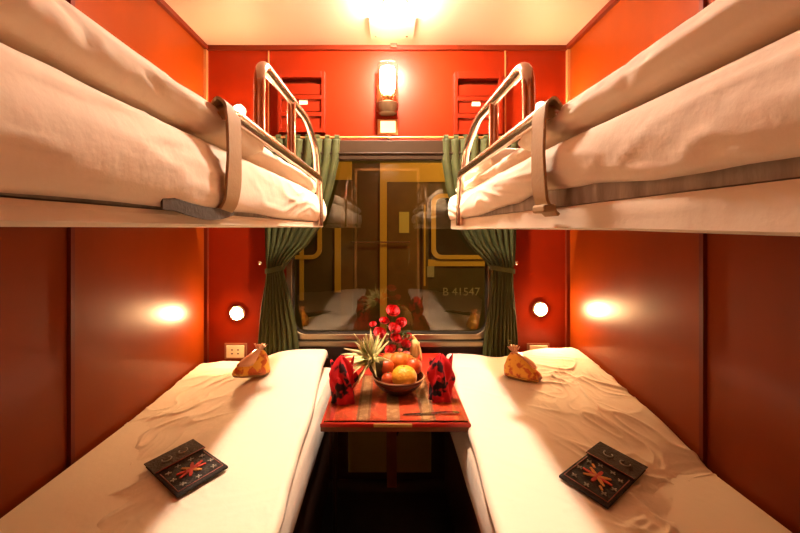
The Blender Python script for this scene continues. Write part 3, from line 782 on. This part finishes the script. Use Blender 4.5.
# roses
def px3(px, py, dep): k = F / dep; return Vector(((px - 387) / k, dep, CZ - (py - 228) / k))
def rose(c, r, seed, label, m='rose', name='rose', group='roses in the basket'):
    rn = random.Random(seed)
    foot = Vector((bk.x - .01 + (c.x - bk.x) * .12, bk.y - .01, bk.z + .03))
    e = T(name, foot, label, 'flower', group)
    tilt = Matrix.Rotation(rn.uniform(.35, .8), 3, 'X') @ Matrix.Rotation(rn.uniform(-.4, .4), 3, 'Y')
    g = G()
    for layer_, (cnt, rad, ht, opn) in enumerate(((3, .30, 1.0, .05), (4, .55, .95, .18), (5, .82, .80, .42), (5, 1.0, .55, .80))):
        for k in range(cnt):
            a0 = 2 * PI * k / cnt + layer_ * .7 + rn.uniform(-.2, .2); rows = []
            for i in range(6):
                t = i / 5; row = []
                for j in range(7):
                    u = j / 6 * 2 - 1; a = a0 + u * (PI / cnt * 1.35)
                    rr = r * rad * (.35 + .65 * t ** .6) + r * opn * .35 * t ** 3 - r * .06 * u * u
                    z = r * (-.75 + 1.5 * ht * t * (1 - .18 * u * u))
                    row.append(Vector(c) + tilt @ Vector((rr * math.cos(a), rr * math.sin(a), z)))
                rows.append(row)
            g.loft(rows, False, False)
    g.ball(Vector(c) + tilt @ Vector((0, 0, -.25 * r)), r * .42, 10, 8)
    P('petals', g, M[m], e, smooth='all')
    mid = (c + foot) / 2 + Vector((rn.uniform(-.006, .006), 0, .01))
    P('flower_stem', G().tube([foot, mid, c + tilt @ Vector((0, 0, -.7 * r))], .0014, 6), M['stem'], e, smooth='all')
RS = [(393, 310.5, 1.79, .021, 'topmost red rose of the bouquet'), (384.5, 320.5, 1.79, .016, 'red rose just below and left of the topmost one'),
      (401, 322.5, 1.80, .018, 'red rose below and right of the topmost one'), (394.5, 328, 1.76, .019, 'red rose in the centre of the bouquet'),
      (380, 332.5, 1.77, .020, 'red rose at the left edge of the bouquet, above the pineapple leaves'), (396, 338, 1.75, .019, 'red rose directly below the central one'),
      (408, 336, 1.79, .012, 'small red rose bud beside the yellow handle'), (406, 343.5, 1.76, .015, 'small red rose at lower right of the bouquet'),
      (390.5, 349, 1.74, .018, 'lowest red rose, just above the oranges'), (373, 324, 1.81, .011, 'small red bud at upper left above the pineapple crown')]
for i, (a, b_, dep, r, lb) in enumerate(RS): rose(px3(a, b_, dep), r * 1.22, 20 + i, lb)
rose(px3(406, 354, 1.72), .014, 50, 'small pink blossom at the basket front', 'pink', 'pink_blossom', 'pink blossoms')
rose(px3(400, 350, 1.73), .009, 51, 'tiny pink blossom left of the bigger pink one', 'pink', 'pink_blossom', 'pink blossoms')

from mathutils.bvhtree import BVHTree
BV = {}
for o in list(C.objects):
    if o.type == 'MESH' and o.name in ('duvet', 'duvet.002'):
        vs = [o.location + v.co for v in o.data.vertices]
        BV[-1 if o.location.x < 0 else 1] = BVHTree.FromPolygons(vs, [tuple(p.vertices) for p in o.data.polygons])
def bedz(x, y):
    h = BV[-1 if x < 0 else 1].ray_cast(Vector((x, y, 1.0)), Vector((0, 0, -1)))
    return h[0].z
# ------------------------------------------------------------------ snack packets on the beds
def packet(x, y, z, rot, flip, label):
    e = T('snack_packet', (x, y, z), label, 'snack packet', 'snack packets on the beds')
    R = Matrix.Rotation(rot, 3, 'Z')
    def tr(p): return Vector((x, y, z)) + R @ Vector(p)
    def sec(w, d, h, cx_, cy_=0, wr=.06, n_=28, tilt=0):
        o = []
        for k in range(n_):
            a = 2 * PI * k / n_; ca, sa = math.cos(a), math.sin(a)
            ex = abs(ca) ** .6 * (1 if ca > 0 else -1); ey = abs(sa) ** .6 * (1 if sa > 0 else -1)
            q = 1 + wr * math.cos(7 * a + h * 60)
            o.append(tr((cx_ + w * ex * q, cy_ + d * ey * q, h + tilt * ex * w)))
        return o
    P('packet_bottom', G().loft([sec(.066, .034, .001, 0), sec(.074, .040, .008, 0), sec(.075, .041, .018, 0)]), M['wbase'], e, smooth='all')
    P('packet_body', G().loft([sec(.076, .041, .012, 0), sec(.074, .041, .030, .004), sec(.062, .037, .050, .012), sec(.044, .028, .074, .022), sec(.030, .018, .090, .030), sec(.014, .009, .104, .038)]), M['petbag'], e, smooth='all')
    P('clear_top', G().loft([sec(.034, .026, .052, -.022, -.018), sec(.032, .024, .070, -.008, -.016), sec(.022, .016, .092, .014, -.010), sec(.012, .010, .110, .030, -.002)]), M['peach'], e, smooth='all')
    rn = random.Random(int(x * 100) + 77); g = G()
    base = Vector((.038, 0, .100))
    for k in range(14):
        a = 2 * PI * k / 14; d = Vector((math.cos(a) * .8, math.sin(a) * .6, .75 + .3 * rn.random())).normalized(); ln = rn.uniform(.028, .046)
        sd = d.cross(Vector((0, 0, 1))).normalized(); secs = []
        for i in range(4):
            t = i / 3; w = .002 + .006 * t * (1 if t < .9 else .5); p = base + d * ln * t
            secs.append([tr(p - sd * w), tr(p + Vector((0, 0, .001))), tr(p + sd * w), tr(p - Vector((0, 0, .001)))])
        g.loft(secs)
    P('twisted_tuft', g, M['peach'], e, smooth='all')
    P('tie', G().tube([tr(base + Vector((.012 * math.cos(a), .009 * math.sin(a), 0))) for a in [2 * PI * i / 16 for i in range(16)]], .0025, 6, True), M['thr_red'], e, smooth='all')
packet(-.590, 1.70, max(bedz(-.59 + a, 1.70 + b_) for a in (-.07, 0, .07) for b_ in (-.03, .03)) - .006, .20, 1, 'yellow and orange wrapped snack packet on the left duvet')
packet(.590, 1.70, max(bedz(.59 + a, 1.70 + b_) for a in (-.06, 0, .06) for b_ in (-.04, .04)) - .006, PI - .62, -1, 'yellow and orange wrapped snack packet on the right duvet')

# ------------------------------------------------------------------ embroidered pouches
def pouch(cx_, cy_, z, e1, e2, variant, label, tl=0., ty=0.):
    # e1: direction across (width), e2: direction from flap to bottom hem, both in plan
    w = e1.length; h = e2.length; a = e1.normalized(); b_ = e2.normalized()
    a3 = Vector((a.x, a.y, tl)).normalized(); b3 = Vector((b_.x, b_.y, ty)); b3 = (b3 - a3 * b3.dot(a3)).normalized(); n3 = a3.cross(b3)
    if n3.z < 0: n3 = -n3
    o = Vector((cx_, cy_, z))
    e = T('embroidered_pouch', o, label, 'pouch', 'embroidered pouches on the beds')
    tr = lambda u, v, q: o + a3 * (u * w) + b3 * (v * h) + n3 * q
    def slab(u0, u1, v0, v1, q0, q1, nu=10, nv=10, r=.02, puff=0.):
        g = G(); top = []; 
        for i in range(nu + 1):
            row = []
            for j in range(nv + 1):
                u = i / nu; v = j / nv
                row.append(tr(u0 + (u1 - u0) * u, v0 + (v1 - v0) * v, q1 + puff * math.sin(PI * u) * math.sin(PI * v)))
            top.append(row)
        bot = [[tr(u0 + (u1 - u0) * i / nu, v0 + (v1 - v0) * j / nv, q0) for j in range(nv + 1)] for i in range(nu + 1)]
        n0 = (nv + 1); vs = [p for r_ in top for p in r_] + [p for r_ in bot for p in r_]; N_ = (nu + 1) * n0; fs = []
        for i in range(nu):
            for j in range(nv):
                k = i * n0 + j; fs.append((k, k + 1, k + n0 + 1, k + n0)); fs.append((N_ + k, N_ + k + n0, N_ + k + n0 + 1, N_ + k + 1))
        for i in range(nu):
            for j in (0, nv): k = i * n0 + j; fs.append((k, k + n0, N_ + k + n0, N_ + k))
        for j in range(nv):
            for i in (0, nu): k = i * n0 + j; fs.append((k, k + 1, N_ + k + 1, N_ + k))
        return g.add(vs, fs)
    P('pouch_body', slab(-.5, .5, -.5, .5, 0, .0075, puff=.003), M['pouch'], e, smooth=True, bevel=.002)
    P('pouch_flap', slab(-.52, .52, -.52, -.14, .0105, .0135, puff=.001), M['pouchflap'], e, smooth=True, bevel=.001)
    zq = .0145
    def line(pts, r_, m_, nm):
        P(nm, G().tube([tr(u, v, q) for u, v, q in pts], r_, 6), m_, e, smooth='all')
    line([(-.5, -.135, .0150), (.5, -.135, .0150)], .0016, M['pipe'], 'piping')
    line([(-.44, -.10, .0095), (-.44, .44, .0085), (.44, .44, .0085), (.44, -.10, .0095)], .0012, M['pipe'], 'piping')
    def blob(g, u, v, su, sv, rot, q=.0100):
        c, s_ = math.cos(rot), math.sin(rot); pts = [(-su, -sv), (su, -sv), (su * 1.25, 0), (su, sv), (-su, sv), (-su * 1.25, 0)]
        w_ = [(u + (x * c - y * s_) / w, v + (x * s_ + y * c) / h) for x, y in pts]
        g.loft([[tr(p[0], p[1], q) for p in w_], [tr(p[0], p[1], q + .0022) for p in w_]])
    cv = .165; red = G(); org = G(); wht = G()
    for k in range(8):
        an = PI / 8 + k * PI / 4 if variant == 0 else k * PI / 4
        gg = red if (k % 2 == 0 or variant == 0 and k not in (1, 5)) else org
        for rr, sz in ((.010, .0055), (.018, .0055), (.026, .0040)):
            blob(gg, math.cos(an) * rr * 1.25 / w, cv + math.sin(an) * rr / h, sz * 1.3, sz * .8, an)
    blob(red, 0, cv, .008, .008, 0)
    for u, v in ((-.33, -.02), (-.12, -.06), (.14, -.06), (.34, 0), (-.36, .18), (.37, .2), (-.30, .36), (-.02, .39), (.30, .36)):
        wht = G()
        for k in range(4):
            an = k * PI / 2 + .4; blob(wht if (u * 10 + k) % 1 < .9 else org, u + math.cos(an) * .0045 / w, v + math.sin(an) * .0045 / h, .0028, .0014, an, .0092)
        P('stitched_motif', wht, M['thr_w'], e)
    if variant: 
        for u, v in ((-.2, .02), (.2, .31)): blob(org, u, v, .007, .003, .8)
    P('embroidery', red, M['thr_red'], e, label='red stitched star'); P('embroidery', org, M['thr_or'], e, label='orange stitches')
    fl = G()
    for sgn in (-1, 1):
        pts = []
        for i in range(14):
            t = i / 13; an = -.5 + 4.6 * t; rr = .015 * (1 - .4 * t)
            pts.append(tr((sgn * .021 + sgn * rr * math.cos(an)) / w, -.33 + rr * math.sin(an) / h, .0152))
        fl.tube(pts, .0019, 6)
    P('swirl_stitching', fl, M['thr_w'], e, smooth='all', label='pair of pale curled stitches on the flap')
def onbed(px, py, drop): k = (py - 228) / drop; return Vector(((px - 387) / k, F / k))
def pouch_px(c4, drop, variant, label, z, tl, ty):
    A, B, Cc, Dd = [onbed(p[0], p[1], drop) for p in c4]       # flap-left, flap-right, hem-right, hem-left
    c = (A + B + Cc + Dd) / 4; e1 = ((B - A) + (Cc - Dd)) / 2; e2 = ((Dd - A) + (Cc - B)) / 2
    hs = [bedz(q.x, q.y) for q in (A, B, Cc, Dd)]
    tl = ((hs[1] - hs[0]) + (hs[2] - hs[3])) / 2 / e1.length; ty = ((hs[3] - hs[0]) + (hs[2] - hs[1])) / 2 / e2.length
    z = sum(hs) / 4; g0 = 0
    for i in range(9):
        for j in range(9):
            u, v = i / 8 - .5, j / 8 - .5; q = c + e1 * u + e2 * v
            g0 = max(g0, bedz(q.x, q.y) - (z + tl * u * e1.length + ty * v * e2.length))
    pouch(c.x, c.y, z + g0 - .001, e1, e2, variant, label, tl, ty)
pouch_px([(147, 462), (196, 444), (226, 473), (176, 501)], .690, 0, 'black pouch with a red stitched star lying on the left duvet', CZ - .698, .06, .0)
pouch_px([(597, 449), (645, 466), (609, 510), (561, 480)], .690, 1, 'black pouch with a red and orange stitched star lying on the right duvet', CZ - .693, -.05, .0)

# ------------------------------------------------------------------ camera, outside light, view
def area(name, loc, rot, size, energy, col):
    l = bpy.data.lights.new(name, 'AREA'); l.size = size; l.energy = energy; l.color = col
    o = bpy.data.objects.new(name, l); C.objects.link(o); o.location = loc; o.rotation_euler = rot; return o
area('coach_fill', (1.5, 2.5, 3.2), (math.radians(48), 0, math.radians(10)), .5, 15, (1, .64, .24))  # unseen area light added outside to brighten the neighbouring coach
w = bpy.data.worlds.new('night'); bpy.context.scene.world = w; w.use_nodes = True
w.node_tree.nodes['Background'].inputs[0].default_value = (.02, .012, .004, 1); w.node_tree.nodes['Background'].inputs[1].default_value = 1
cam = bpy.data.cameras.new('camera'); co_ = bpy.data.objects.new('camera', cam); C.objects.link(co_)
co_.location = (0, 0, CZ); co_.rotation_euler = (PI / 2, 0, 0)
cam.sensor_width = 36; cam.lens = F / 800 * 36; cam.shift_x = 13 / 800; cam.shift_y = -38.5 / 800; cam.clip_start = .02
sc = bpy.context.scene; sc.camera = co_
sc.view_settings.view_transform = 'Standard'; sc.view_settings.look = 'None'; sc.view_settings.gamma = 1; sc.view_settings.use_curve_mapping = False
sc.view_settings.exposure = 2.42
